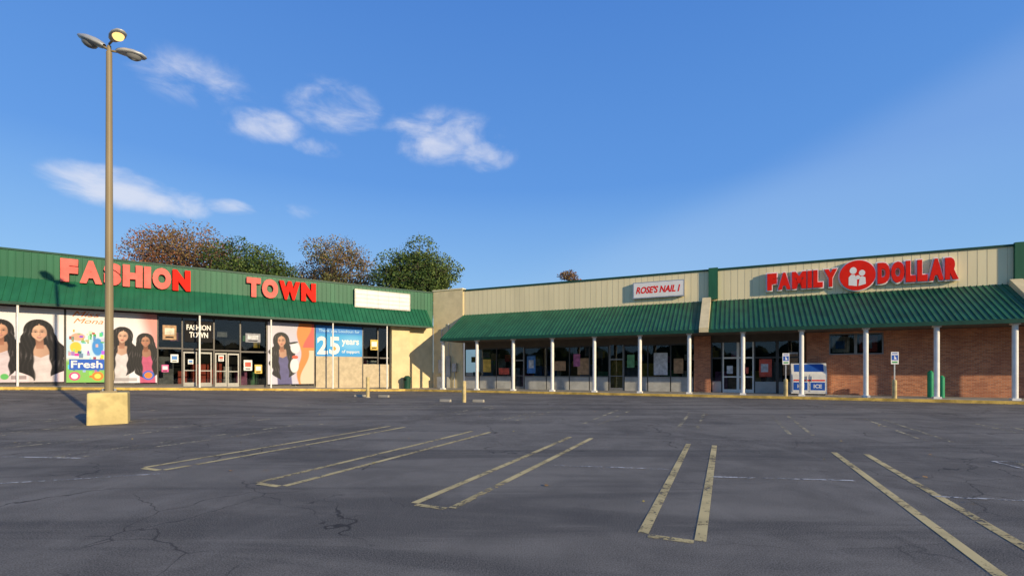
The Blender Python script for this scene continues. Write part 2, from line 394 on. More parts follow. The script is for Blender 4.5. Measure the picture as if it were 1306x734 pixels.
b.build('merchandise',eR)
b=MB()
for a,w,z0,h,mi in ((1.8,.7,1.6,1.0,3),(3.2,.9,1.4,.5,0),(5.6,.7,1.5,1.3,1),(5.75,.4,1.9,.6,5),(7.6,1.1,1.7,.7,6),(9.3,.5,2.0,.9,7),(9.6,.9,1.4,1.2,6),(13.2,.5,1.9,.9,4),(15.0,.9,1.4,1.5,5),(15.2,.5,1.7,.8,1),(16.3,.6,1.5,1.0,6),(21.4,.7,1.3,1.1,0),(21.5,.4,1.6,.5,5),(22.7,.8,1.4,1.3,6),(23.0,.5,1.9,.9,5),(19.55,.35,1.5,.5,5),(20.45,.35,1.5,.4,0)):
    b.box(a,a+w,3.03-.001*mi,3.04-.001*mi,z0,z0+h,m_box[mi])
b.build('window_posters',eR)
b=MB()
for (a,c_,z0,z1,d,mm) in ((-2.2,-1.7,1.5,2.6,.25,m_steel),(-1.5,-1.1,1.2,2.9,.2,m_knee),(-.9,-.5,1.6,2.3,.25,m_steel),(-2.1,-1.2,.3,1.2,.6,m_steel)):
    b.box(a,c_,2.9-d,2.9-.002,z0,z1,mm)
b.tube((-1.95,2.8,2.6),(-1.95,2.8,5.2),.04,.04,m_steel); b.tube((-1.3,2.82,2.9),(-1.3,2.82,5.6),.03,.03,m_steel); b.tube((-.7,2.78,.3),(-.7,2.78,1.6),.04,.04,m_steel)
b.build('utility_boxes',eR,bevel=.015)
# ------------------------------------------------------------------ SIGNS left
def letters(par,word,x0,x1,z0,z1,y,depth,mats,widths,gap,bold,back=None,backgrow=.06,shear=0):
    tot=sum(widths)+gap*(len(word)-1); k=(x1-x0)/tot; x=x0
    for i,ch in enumerate(word):
        w=widths[i]*k
        if back: glyph('letter_back_%d'%i,ch,x-backgrow,x+w+backgrow,z0-backgrow,z1+backgrow,y,depth*.7,back,par,bold+.05,shear)
        glyph('letter_%d'%i,ch,x,x+w,z0,z1,y-(depth*.7 if back else 0)+(.0),depth*(.3 if back else 1),mats[i],par,bold,shear)
        x+=w+gap*k
e=empty('clothing_store_sign',FL@T(2.38,-.04,6.66))
letters(e,'FASHION',0,6.05,0,1.3,0,.22,[m_pink]*6+[m_red],[.8,1.05,.85,1,.36,1,1],.08,.08)
letters(e,'TOWN',9.17,13.57,-.02,1.28,0,.22,[m_pink,m_pink,m_red,m_red],[.85,1,1.35,1],.08,.08)
e=empty('blank_lightbox_sign',FL@T(18.72,-.04,6.5))
b=MB(); b.box(0,4.45,-.25,0,0,1.37,m_lalu)
for r in range(4): b.box(.08,4.37,-.262,-.252,.08+r*.31,.08+r*.31+.285,m_offw)
b.build('cabinet',e)
b=MB()
for r in range(5): b.box(.06,4.39,-.272,-.263,.055+r*.31,.075+r*.31,m_knee)
for q in range(6): b.box(.06+q*.862,.075+q*.862,-.268,-.2625,.08,1.29,m_knee)
b.build('letter_tracks',e)
e=empty('window_name_sign',FL@T(8.12,-.06,3.5))
b=MB(); b.box(0,1.5,-.04,0,0,1.35,m_black); b.build('board',e)
glyph('text_upper','FASHION',.10,1.40,.76,1.10,-.041,.004,m_offw,e,.03); glyph('text_lower','TOWN',.25,1.25,.28,.64,-.041,.004,m_offw,e,.03)
# ------------------------------------------------------------------ printed posters (vertex-colour prints)
m_print,nt,out=newmat('poster_print'); p=nt.nodes.new('ShaderNodeBsdfPrincipled'); nt.links.new(p.outputs[0],out.inputs[0])
at=nt.nodes.new('ShaderNodeAttribute'); at.attribute_name='print'; nt.links.new(at.outputs['Color'],p.inputs['Base Color']); p.inputs['Roughness'].default_value=.5; p.inputs['Specular IOR Level'].default_value=.25
m_pw=m_offw; m_or=mat('poster_orange',(.75,.20,.03),.5,.15); m_lb=mat('poster_light_blue',(.35,.6,.8),.5,.10)
def sst(x,a,b):
    t=np.clip((x-a)/(b-a),0,1); return t*t*(3-2*t)
def vnoise(U,V,seed):
    rs=np.random.RandomState(seed); out=0
    for k in range(5):
        a=rs.uniform(0,6.28); f=1.7**k*1.3; out=out+np.sin(U*f*math.cos(a)*2+V*f*math.sin(a)*2+rs.uniform(0,6.28))*np.cos(V*f*math.cos(a)*1.7-U*f*math.sin(a)+rs.uniform(0,6))/(1.35**k)
    return out/2.5
class Print:
    def __init__(s,w,h,bg,res=.018):
        s.w=w;s.h=h;s.nx=int(w/res);s.nz=int(h/res)
        x=np.linspace(0,w,s.nx+1); z=np.linspace(0,h,s.nz+1); s.X,s.Z=np.meshgrid(x,z)
        s.C=np.empty(s.X.shape+(3,)); s.C[:]=bg
    def blend(s,m,col):
        m=np.clip(m,0,1)[...,None]; col=np.asarray(col)
        s.C=s.C*(1-m)+col*m
    def ell(s,cx,cz,rx,rz,col,soft=.12,amt=1,rot=0):
        dx=s.X-cx; dz=s.Z-cz; c,sn=math.cos(rot),math.sin(rot); u=(dx*c+dz*sn)/rx; v=(-dx*sn+dz*c)/rz
        d=np.sqrt(u*u+v*v); s.blend(amt*(1-sst(d,1-soft,1+soft)),col)
    def rect(s,x0,x1,z0,z1,col,amt=1):
        s.blend(amt*((s.X>x0)&(s.X<x1)&(s.Z>z0)&(s.Z<z1)),col)
    def portrait(s,cx,cz,r,skin,top,ph=0,vol=1.0,length=5.0,tilt=0,part=.1):
        c,sn=math.cos(tilt),math.sin(tilt); dx=(s.X-cx)/r; dz=(s.Z-cz)/r; u=dx*c+dz*sn; v=-dx*sn+dz*c
        skin=np.array(skin); dk=skin*np.array([.50,.40,.37])
        nz=vnoise(u,v,int(ph*10)+3)
        up=np.clip(v,0,1.55)/1.55; dn=np.clip(-v,0,10)
        H=np.where(v>0,1.28*np.sqrt(np.clip(1-up**2.3,0,1)),1.28+vol*.62*sst(dn,0,2.2)+.17*vol*np.sin(v*3.1+ph)*sst(dn,0,.8)+.08*nz)
        H=H*(1-sst(dn,length*.72,length)*.7)
        Hr=H+np.where(u>0,.14*np.sin(v*2.3+ph*2),.12*np.sin(v*2.7-ph))*sst(dn,.3,1)
        hm=(1-sst(np.abs(u)-Hr,-.03,.07))*(v<1.55)*(v>-length)
        strand=np.sin(u*17+3.2*np.sin(v*1.6+ph)+2*nz)*.5+.5; shine=np.clip(np.sin(v*2.2+u*.8+ph),0,1)**3
        hcol=np.array([.007,.006,.007])+(strand**4*(.010+.055*shine))[...,None]*np.array([1,.85,.85])
        s.blend(hm,hcol)
        sh=(1-sst(np.abs(u)-1.15,-.1,.1))*(1-sst(v,-2.45,-2.3))
        s.blend(sh,np.array(top)*(0.80+.15*nz)[...,None])
        chest=(1-sst(np.abs(u)-(.80+.3*(-v-2)),-.05,.05))*(v<-1.45)*(1-sst(dn,2.9-.5*np.abs(u),3.0-.5*np.abs(u)))
        s.blend(chest,skin*(.78-.12*u)[...,None])
        s.blend((1-sst(np.abs(u)-.34,-.05,.05))*(v<-.6)*(v>-1.9),dk*(.8+.4*sst(dn,.9,1.8))[...,None])
        fx=.70-.28*sst(dn,.15,1.0)**1.4; d=np.sqrt((u/fx)**2+(v/1.02)**2)
        fm=1-sst(d,.93,1.04); light=(.93+.14*np.clip(v+.3,-1,1)-.30*np.clip(u+.12,-1,1)**2-.22*u)
        s.blend(fm,skin*light[...,None])
        def E(x,z,rx,rz,col,a=1,soft=.3): 
            dd=np.sqrt(((u-x)/rx)**2+((v-z)/rz)**2); s.blend(a*(1-sst(dd,1-soft,1+soft)),col)
        for sg in(-1,1):
            E(sg*.40,-.28,.2,.17,skin*np.array([1.1,.82,.80]),.5,.9)
            E(sg*.28,.10,.21,.13,dk*.8,.7,.7); E(sg*.28,.075,.125,.040,(.33,.29,.27),.9,.3); E(sg*.28,.08,.062,.055,(.015,.01,.01),1,.3); E(sg*.28,.13,.17,.030,(.01,.008,.008),1,.5)
            E(sg*.30,.32,.20,.035,(.03,.018,.014),.75,.7)
        E(.09,-.12,.06,.24,dk,.45,.8); E(0,-.31,.12,.04,dk*.8,.8,.6); E(-.02,-.2,.05,.12,np.minimum(skin*1.3,1),.5,.9)
        E(0,-.565,.21,.075,(.36,.04,.045),.95,.35); E(0,-.555,.15,.022,(.58,.50,.47) if ph>1 else (.16,.01,.02),.9,.4); E(0,-.7,.16,.04,dk,.5,.7)
        inner=np.where(v>0,.58*np.sqrt(np.clip(1-np.clip((v-.05)/.80,0,1)**2,0,1)),.58-.14*sst(dn,.2,1.1)+.22*sst(dn,1.4,3)+.08*np.sin(v*3.3+ph))
        fh=hm*sst(np.abs(u-part*.8),inner-.02,inner+.10)*np.where(v<-2.6,1-sst(np.abs(np.abs(u)-1.05),.35,.62)*(np.abs(u)<1.05),1)
        s.blend(fh,hcol)
    def build(s,e):
        n=s.X.size; co=np.stack([s.X.ravel(),np.zeros(n),s.Z.ravel()],1); W1=s.nx+1
        i=np.arange(s.nx*s.nz); r=i//s.nx; c=i%s.nx; a=r*W1+c
        f=np.stack([a,a+1,a+1+W1,a+W1],1)
        me=D.meshes.new('print'); me.vertices.add(n); me.vertices.foreach_set('co',co.ravel()); me.loops.add(f.size); me.loops.foreach_set('vertex_index',f.ravel())
        me.polygons.add(len(f)); me.polygons.foreach_set('loop_start',np.arange(len(f))*4); me.polygons.foreach_set('loop_total',np.full(len(f),4))
        me.materials.append(m_print); me.update()
        ca=me.color_attributes.new('print','FLOAT_COLOR','POINT'); ca.data.foreach_set('color',np.concatenate([np.clip(s.C,0,1).reshape(-1,3),np.ones((n,1))],1).ravel())
        o=D.objects.new('print',me); scene.collection.objects.link(o); o.parent=e
WH=(.74,.71,.71)
def poster(t0,t1,z0,z1,fn,bg):
    e=empty('window_poster',FL@T(t0,-.035,z0)); p=Print(t1-t0,z1-z0,bg); fn(p,p.w,p.h,e); p.build(e)
    b=MB(); b.box(0,t1-t0,.002,.008,0,z1-z0,m_offw); b.build('backing',e)
SK1=(.56,.30,.19); SK2=(.62,.37,.25); SK3=(.42,.20,.12)
def f1(p,w,h,e):
    p.blend((1-sst(p.Z+.4*np.sin(p.X*2),.5,1.6))*.6,(.70,.45,.47))
    p.portrait(.10,2.75,.40,SK1,(.72,.60,.62),1.2,1.0,6.3); p.portrait(1.58,2.72,.47,SK2,(.72,.62,.60),2.2,1.55,5.6,.06)
    p.ell(.25,.3,.16,.16,(.1,.4,.1)); p.rect(.5,1.1,.15,.35,(.15,.12,.12),.7)
def f2(p,w,h,e):
    p.blend(1-sst(p.Z,1.1,1.5),(.20,.45,.10)); p.blend((1-sst(p.Z,2.4,2.9))*sst(p.Z,1.3,1.6)*.7,(.35,.60,.75))
    p.ell(.40,2.0,.25,.32,(.75,.5,.05)); p.ell(1.35,2.05,.25,.5,(.05,.25,.6)); p.ell(.5,2.6,.3,.22,(.8,.35,.25)); p.ell(.85,2.1,.2,.45,(.75,.74,.72))
    rs=np.random.RandomState(4)
    for i in range(60):
        x=rs.uniform(.05,w-.2); z=rs.uniform(.05,2.9); p.rect(x,x+rs.uniform(.05,.18),z,z+rs.uniform(.06,.28),rs.uniform(.03,.75,3)**1.3)
    p.rect(.12,w-.12,.72,1.32,(.02,.10,.46)); p.ell(1.35,.36,.26,.26,(.75,.2,.03)); p.ell(.35,.36,.24,.24,(.6,.05,.2)); p.ell(.35,.36,.15,.15,(.8,.75,.7)); p.ell(1.35,.36,.15,.15,(.8,.6,.1))
    glyph('fresh_text','Fresh',.2,w-.2,.83,1.25,-.002,.004,m_pw,e,.02)
    glyph('script_text','Miss',.25,w-.3,3.75,4.06,-.002,.004,m_or,e,.0,.4); glyph('script_text_2','Mona',.3,w-.15,3.38,3.66,-.002,.004,m_or,e,.0,.4)
def f3(p,w,h,e):
    p.blend(sst(p.X+.25*p.Z,2.1,2.9)*.8,(.62,.16,.12))
    p.portrait(.62,2.75,.38,SK2,(.72,.66,.64),.3,.85,6.6,-.05); p.portrait(1.70,2.5,.33,SK3,(.6,.1,.2),1.6,1.1,7.0,.05)
    p.ell(w-.42,.45,.28,.28,(.02,.12,.5)); p.ell(w-.42,.45,.19,.19,(.75,.2,.03)); p.rect(.2,1.3,.1,.3,(.1,.08,.08),.5)
def f4(p,w,h,e):
    p.blend(sst(p.X,.0,1.2)*.25,(.3,.28,.45)); p.blend(sst(p.X+.15*np.sin(p.Z*2.2),1.95,2.05),(.75,.22,.05)); p.blend(sst(p.X+.3*np.sin(p.Z*1.7+1),2.35,2.42)*(p.Z<2.4),(.62,.5,.35)); p.blend(sst(p.X-.3*np.sin(p.Z*1.9),2.5,2.6)*(p.Z>2.6),(.6,.10,.08))
    p.portrait(.85,3.0,.40,SK1,(.12,.11,.25),.7,1.1,7.0,.08)
    p.ell(1.75,2.55,.3,.38,(.72,.70,.68)); p.ell(1.6,2.9,.35,.07,(.02,.02,.02),rot=.2); p.ell(1.7,1.3,.28,.5,(.7,.68,.66)); p.ell(1.75,1.9,.2,.12,(.7,.1,.05))
def f5(p,w,h,e):
    p.blend(sst(p.Z,1.5,1.8)*.85,(.02,.16,.55)); p.blend((1-sst(p.Z,.0,.7))*.4,(.02,.2,.55))
    p.ell(2.6,1.0,.9,.5,(.25,.55,.8),.6,.5)
    glyph('big_number','2',.1,.85,.15,1.45,-.002,.004,m_pw,e,.03); glyph('big_number_2','5',.95,1.7,.15,1.45,-.002,.004,m_pw,e,.03)
    glyph('caption','years',1.85,w-.25,.75,1.25,-.002,.004,m_pw,e,.02); glyph('caption_2','of support',1.85,w-.2,.2,.5,-.002,.004,m_pw,e,.01); glyph('caption_3','Thank you Loudoun for',.2,w-.2,1.72,2.0,-.002,.004,m_lb,e,.01)
    p.ell(1.35,.6,.16,.16,(.75,.3,.05))
poster(-.1,2.5,1.05,5.12,f1,WH); poster(2.6,4.36,1.0,5.12,f2,WH); poster(4.45,6.72,.95,5.12,f3,WH)
poster(-3.0,-.3,1.1,5.12,f3,WH)
poster(12.85,15.86,.75,5.05,f4,(.58,.55,.60)); poster(15.98,19.36,2.75,5.0,f5,(.03,.33,.66))
m_pk=mat('poster_magenta',(.6,.08,.25),.4,.1)
def sticker(t,z,w,h,m1,m2):
    e=empty('window_sticker',FL@T(t,-.03,z)); b=MB(); b.box(0,w,-.004,0,0,h,m1); b.box(w*.15,w*.85,-.008,-.005,h*.35,h*.8,m2); b.box(w*.2,w*.8,-.008,-.005,h*.12,h*.22,m_black); b.build('print',e)
sticker(6.95,1.6,.35,.45,m_pk,m_pw); sticker(7.4,2.2,.4,.5,m_pw,m_box[1]); sticker(7.0,3.6,.7,.9,m_box[6],m_box[2]); sticker(11.4,1.7,.5,.7,m_pw,m_box[0]); sticker(12.05,1.5,.45,.6,m_box[3],m_pw); sticker(11.5,3.6,.9,.6,m_box[8],m_box[5]); sticker(9.95,2.3,.3,.4,m_pw,m_box[0]); sticker(20.0,3.3,.6,.8,m_box[3],m_pw); sticker(8.3,2.1,.28,.3,m_pw,m_box[1])
# ------------------------------------------------------------------ SIGNS right
e=empty('discount_store_sign',FR@T(21.83,2.95,6.62))
letters(e,'FAMILY',0,3.62,.0,1.02,0,.26,[m_red]*6,[.8,1.05,1.15,.34,.75,1.0],.11,.08,m_offw,.075,0)
letters(e,'DOLLAR',5.55,9.1,-.02,1.16,0,.26,[m_red]*6,[.95,1,.75,.75,1.05,.95],.11,.08,m_offw,.075,0)
b=MB(); cx,cz=4.6,.55
def drum(r,y0,y1,mt): b.tube((cx,y0,cz),(cx,y1,cz),r,r,mt,48)
drum(.92,0,-.2,m_offw); drum(.86,-.19,-.24,m_red)
b.disc(cx-.2,cz+.28,.17,.2,-.243,m_offw); b.disc(cx+.22,cz+.12,.15,.17,-.243,m_offw); b.disc(cx+.02,cz-.12,.11,.12,-.246,m_offw)
b.xz([(cx-.42,cz-.55),(cx-.02,cz-.62),(cx-.02,cz-.25),(cx-.12,cz+.03),(cx-.3,cz+.05),(cx-.42,cz-.1)],-.244,m_offw)
b.xz([(cx+.05,cz-.62),(cx+.40,cz-.52),(cx+.38,cz-.15),(cx+.25,cz-.07),(cx+.12,cz-.1)],-.244,m_offw)
b.build('round_emblem',e)
e=empty('nail_salon_sign',FR@T(13.64,2.95,6.62))
b=MB(); b.box(0,3.34,-.2,0,0,1.1,m_steel); b.box(.06,3.28,-.212,-.202,.06,1.04,m_offw); b.build('cabinet',e)
glyph('text',"ROSE'S NAIL I",.22,3.1,.32,.80,-.213,.006,m_red,e,.035,.25)
# ------------------------------------------------------------------ street lamp
lx,ly=-12.3,14.7
e=empty('street_lamp',frame(lx,ly,AL,g(lx,ly)))
m_base=mat('painted_concrete_base',(.60,.47,.20),.85,.2,2.2,bump=.5,bscale=12,dirt=.55)
b=MB(); b.hexa([(-.48,-.48,-.1),(.48,-.48,-.1),(.48,.48,-.1),(-.48,.48,-.1),(-.47,-.47,.94),(.47,-.47,.94),(.47,.47,.94),(-.47,.47,.94)],m_base); b.build('concrete_base',e,bevel=.04)
b=MB(); b.box(-.2,.2,-.2,.2,.94,.98,m_pole); 
for sx in(-.14,.14):
    for sy in(-.14,.14): b.tube((sx,sy,.98),(sx,sy,1.05),.02,.02,m_steel,8)
b.tube((0,0,.95),(0,0,11.3),.115,.075,m_pole,20); b.tube((0,0,11.28),(0,0,11.5),.06,.05,m_pole,12); b.box(.10,.125,-.05,.05,1.3,1.6,m_pole); b.build('pole',e)
m_head=mat('lamp_head',(.42,.42,.40),.45,.1,metal=.3); m_lens=mat('dark_lens',(.22,.22,.21),.2,.1)
m_lit,nt,out=newmat('lit_lens'); em=nt.nodes.new('ShaderNodeEmission'); em.inputs[0].default_value=(1,.62,.22,1); em.inputs[1].default_value=1.7; nt.links.new(em.outputs[0],out.inputs[0])
def head(name,azim,tilt,lit,up=0,sc=1.12):
    b=MB(); n=20
    b.tube((0,0,0),(.28,0,.03),.035,.035,m_pole,10)
    rings=[(.18,.05,.05,.05),(.26,.13,.09,.06),(.45,.20,.13,.07),(.68,.22,.13,.06),(.90,.17,.09,.05),(1.0,.06,.03,.03)]
    base=len(b.v); i=b.mi(m_head)
    for (x,w,ht,hb) in rings:
        for k in range(n):
            t=2*math.pi*k/n; b.v.append((x,w*math.cos(t),.05+(ht if math.sin(t)>0 else hb)*math.sin(t)))
    for r in range(len(rings)-1):
        for k in range(n):
            j=(k+1)%n; b.f.append((base+r*n+k,base+r*n+j,base+(r+1)*n+j,base+(r+1)*n+k)); b.m.append(i)
    b.f.append(tuple(range(base+(len(rings)-1)*n,base+len(rings)*n))); b.m.append(i)
    lm=m_lit if lit else m_lens; base=len(b.v); i=b.mi(lm)
    for (f,z) in ((1,-.0),(.85,-.07),(.5,-.115),(.12,-.13)):
        for k in range(n):
            t=2*math.pi*k/n; b.v.append((.66+.22*f*math.cos(t),.165*f*math.sin(t),z))
    for r in range(3):
        for k in range(n):
            j=(k+1)%n; b.f.append((base+r*n+k,base+(r+1)*n+k,base+(r+1)*n+j,base+r*n+j)); b.m.append(i)
    b.f.append(tuple(range(base+3*n,base+4*n))); b.m.append(i)
    o=b.build(name,e,T(0,0,11.35+up)@Matrix.Rotation(azim-AL,4,'Z')@Matrix.Rotation(-tilt,4,'Y')@Matrix.Scale(sc,4),smooth=True)
head('lamp_head_a',math.radians(172),math.radians(22),False,.03)
head('lamp_head_b',math.radians(20),math.radians(-3),False,0,.95)
head('lamp_head_c',math.radians(-28),math.radians(6),True,.2,.85)
# ------------------------------------------------------------------ sign posts / bollards / wheel stops
m_gn=mat('sign_green',(.05,.3,.1),.5,.1)
m_boll=mat('faded_yellow_bollard',(.55,.43,.20),.7,.2,4,dirt=.4)
def bollard(x,y,h,r=.09,name='bollard',mt=m_boll):
    e=empty(name,frame(x,y,0,g(x,y))); b=MB(); b.tube((0,0,-.05),(0,0,h),r,r,mt,18); b.tube((0,0,h),(0,0,h+.05),r,r*.45,mt,18); b.tube((0,0,-.02),(0,0,.03),r*1.5,r*1.4,m_conc,18); b.build('post',e); return e
def signpost(x,y,top,sign,bh=.9,dz=.14):
    e=empty('parking_sign',frame(x,y,AR*.5,g(x,y)+dz)); b=MB()
    b.tube((0,0,-.05),(0,0,bh),.1,.1,m_boll,18); b.tube((0,0,bh),(0,0,bh+.05),.1,.05,m_boll,18)
    b.box(-.025,.025,-.02,.02,bh,top,m_steel); b.build('post',e)
    if sign:
        b=MB(); b.box(-.17,.17,-.035,-.021,top-.62,top,m_offw); b.box(-.14,.14,-.039,-.036,top-.42,top-.16,m_blue); b.disc(-.01,top-.215,.025,.025,-.041,m_offw,10); b.xz([(-.03,top-.37),(.07,top-.37),(.07,top-.33),(.01,top-.24),(-.03,top-.24)],-.041,m_offw)
        b.box(-.12,.12,-.039,-.036,top-.1,top-.05,m_blue); b.box(-.12,.12,-.039,-.036,top-.56,top-.48,m_gn); b.build('plate',e)
signpost(*W(FR,22.55,-.6),2.35,True); signpost(*W(FR,27.35,-.6),2.35,True)
signpost(-2.35,23.6,2.9,False,1.0,0); bollard(-8.24,27.5,1.15,.1)
def wheelstop(x,y,a,L):
    e=empty('wheel_stop',frame(x,y,a,g(x,y))); b=MB(); b.prism([(-.09,0),(-.06,.13),(.06,.13),(.09,0)],-L/2,L/2,m_conc); b.build('concrete_block',e,bevel=.012)
wheelstop(-8.9,28.2,AR+.2,.7); wheelstop(-7.4,27.8,AR,.7); wheelstop(-3.3,23.9,AR,.6); wheelstop(-1.65,23.7,AR,.6)
x,y=W(FL,22.6,-1.0); e=empty('trash_can',frame(x,y,AR,g(x,y)+.14)); b=MB(); b.tube((0,0,0),(0,0,.8),.25,.30,m_dgreen,20); b.tube((0,0,.8),(0,0,.86),.33,.33,m_dgreen,20); b.tube((0,0,.86),(0,0,1.02),.31,.12,m_dgreen,20); b.box(-.12,.12,-.33,-.28,.66,.78,m_black); b.build('can',e)
# ice machine
e=empty('ice_merchandiser',FR@T(23.0,1.35,.26)); b=MB()
b.prism([(0,.1),(0,1.25),(.3,1.85),(.85,1.85),(.85,.1)],0,1.75,m_white); b.box(.08,1.67,.05,.8,0,.1,m_black)
b.box(.06,.84,-.03,-.002,.2,1.2,m_white); b.box(.91,1.69,-.03,-.002,.2,1.2,m_white); b.box(.1,.8,-.036,-.031,.3,.75,m_blue); b.box(.95,1.65,-.036,-.031,.3,.75,m_blue)
b.box(.74,.78,-.07,-.031,.8,1.1,m_steel); b.box(.97,1.01,-.07,-.031,.8,1.1,m_steel); b.box(0.1,1.65,-.036,-.031,.82,.9,m_red)
b.face([(.15,.05-.004,1.36),(1.6,.05-.004,1.36),(1.6,.26-.004,1.78),(.15,.26-.004,1.78)],m_blue); b.build('cabinet',e,bevel=.012)
glyph('text','ICE',.3,.65,.42,.64,-.037,.003,m_offw,e,.03); glyph('text_2','ICE',1.1,1.5,.42,.64,-.037,.003,m_offw,e,.03)
m_bg=mat('green_bollard_paint',(.02,.30,.13),.5,.1)
for u in (29.3,29.75):
    x,y=W(FR,u,1.2); e=empty('green_bollard',frame(x,y,0,g(x,y)+.14)); b=MB(); b.tube((0,0,0),(0,0,1.05 if u>29.5 else 1.3),.13,.13,m_bg,18); h=1.05 if u>29.5 else 1.3
    b.tube((0,0,h),(0,0,h+.1),.13,.05,m_bg,18); b.tube((0,0,h*.7),(0,0,h*.75),.137,.137,m_bg,18); b.build('post',e)
# ------------------------------------------------------------------ leaf litter
m_leaf=mat('fallen_leaf',(.38,.20,.06),.8,.4,8); m_leaf2=mat('fallen_leaf_yellow',(.48,.34,.08),.8,.3,8)
b=MB()
def leafat(x,y,dz):
    s=random.uniform(.02,.045); a=random.random()*6.3; z=g(x,y)+dz+.012
    b.face([(x+s*math.cos(a+q),y+s*math.sin(a+q),z+random.uniform(0,.02)) for q in(0,1.3,3.1,4.6)],random.choice((m_leaf,m_leaf2)))
for i in range(900):
    t=random.uniform(-10,22); x,y=W(FL,t,-2.0-abs(random.gauss(0,.25))-.02); leafat(x,y,0)
for i in range(900):
    t=random.uniform(-2,38); x,y=W(FR,t,-.92-abs(random.gauss(0,.25))); leafat(x,y,0)
for i in range(60): leafat(random.uniform(-14,14),random.uniform(5,24),0)
b.build('leaf_litter')
# ------------------------------------------------------------------ trees
m_bark=mat('bark',(.13,.10,.075),.9,.3,5)
def lm(n,c): return mat(n,c,.7,.4,1.1,spec=.2)
greens=[lm('leaf_green',(.080,.120,.026)),lm('leaf_green_dark',(.040,.075,.018)),lm('leaf_green_light',(.12,.16,.038))]
reds=[lm('leaf_rust',(.28,.11,.055)),lm('leaf_brown',(.20,.09,.05)),lm('leaf_olive',(.20,.13,.05))]
mixed=[lm('leaf_tan',(.24,.17,.07)),lm('leaf_olive2',(.12,.125,.035)),lm('leaf_brown2',(.18,.11,.05))]
def tree(x,y,h,cw,mats,seed,ncl=55,nl=260,leaf=.3,name='tree',bottom=.35):
    rs=np.random.RandomState(seed); rr=random.Random(seed)
    e=empty(name,frame(x,y,seed,0)); b=MB()
    prev=Vector((0,0,0)); pr=h*.022; tops=[]
    for i in range(1,8):
        f=i/7; p=Vector((rr.gauss(0,.25)*f,rr.gauss(0,.25)*f,h*.78*f)); r=h*.022*(1-.8*f)+.03
        b.tube(prev,p,pr,r,m_bark,10,False); prev=p; pr=r; tops.append((p,r))
    cz=h*(bottom+(1-bottom)/2); rz=h*(1-bottom)/2; rx=cw/2
    cl=[]
    while len(cl)<ncl:
        v=rs.uniform(-1,1,3)
        d=np.linalg.norm(v)
        if d>1 or d<.35: continue
        a=math.atan2(v[1],v[0]); lump=.84+.18*math.sin(3*a+seed)*math.cos(2.3*v[2]+seed)+rs.uniform(-.07,.07)
        R=rs.uniform(.09,.18)*cw
        k=lump*(1-R/rx*.45)
        cl.append((np.array([v[0]*rx*k,v[1]*rx*k,cz+v[2]*rz*k]),R))
    for c,R in cl:
        st=min(tops,key=lambda q:abs(q[0].z-(c[2]-abs(c[0])*.5-.5))); s0=st[0]; r0=max(.05,st[1]*.5); cv=Vector(c)
        mid=s0.lerp(cv,.5)+Vector((rr.gauss(0,.3),rr.gauss(0,.3),-.3)); b.tube(s0,mid,r0,r0*.6,m_bark,6,False); b.tube(mid,cv,r0*.6,.03,m_bark,6,False)
        for q in range(4):
            dd=Vector((rr.gauss(0,1),rr.gauss(0,1),abs(rr.gauss(0,1)))).normalized()*R*1.1; b.tube(cv.lerp(mid,.2),cv+dd,.035,.01,m_bark,4,False)
    b.build('trunk_and_limbs',e,smooth=True)
    vs=[];mi=[]
    for ci,(c,R) in enumerate(cl):
        n=int(nl*(R/(cw*.14))**2)
        d=rs.normal(size=(n,3)); d/=np.linalg.norm(d,axis=1)[:,None]; rad=R*rs.uniform(.35,1.12,n)**.6
        P=c+d*rad[:,None]*np.array([1.1,1.1,.75])
        a=rs.normal(size=(n,3)); a/=np.linalg.norm(a,axis=1)[:,None]; q=np.cross(a,rs.normal(size=(n,3))); q/=np.linalg.norm(q,axis=1)[:,None]
        s=rs.uniform(.5,1.0,n)[:,None]*leaf*.5
        vs.append(np.stack([P-a*s,P-q*s*.7,P+a*s,P+q*s*.7],1).reshape(-1,3))
        base=ci%3; mi+=[base if rr.random()<.8 else rr.randrange(3) for _ in range(n)]
    V=np.concatenate(vs); nf=len(V)//4
    me=D.meshes.new('foliage'); me.vertices.add(len(V)); me.vertices.foreach_set('co',V.ravel()); me.loops.add(nf*4); me.loops.foreach_set('vertex_index',np.arange(nf*4))
    me.polygons.add(nf); me.polygons.foreach_set('loop_start',np.arange(nf)*4); me.polygons.foreach_set('loop_total',np.full(nf,4))
    for m in mats: me.materials.append(m)
    me.polygons.foreach_set('material_index',mi); me.update(); me.validate()
    ob=D.objects.new('foliage',me); scene.collection.objects.link(ob); ob.parent=e
tree(-39.5,58,20.1,16.0,reds,3,80,300,.30)
tree(-30.0,55,16.7,12.5,greens,5,70,430,.30)
tree(-22.5,62,20.4,11.5,mixed,8,58,230,.29)
tree(-27,66,17.3,10,mixed,18,50,190,.30)
tree(-11.8,58,18.3,11.4,greens,11,80,480,.30)
tree(9.3,74,19.2,7,reds,14,45,240,.3)
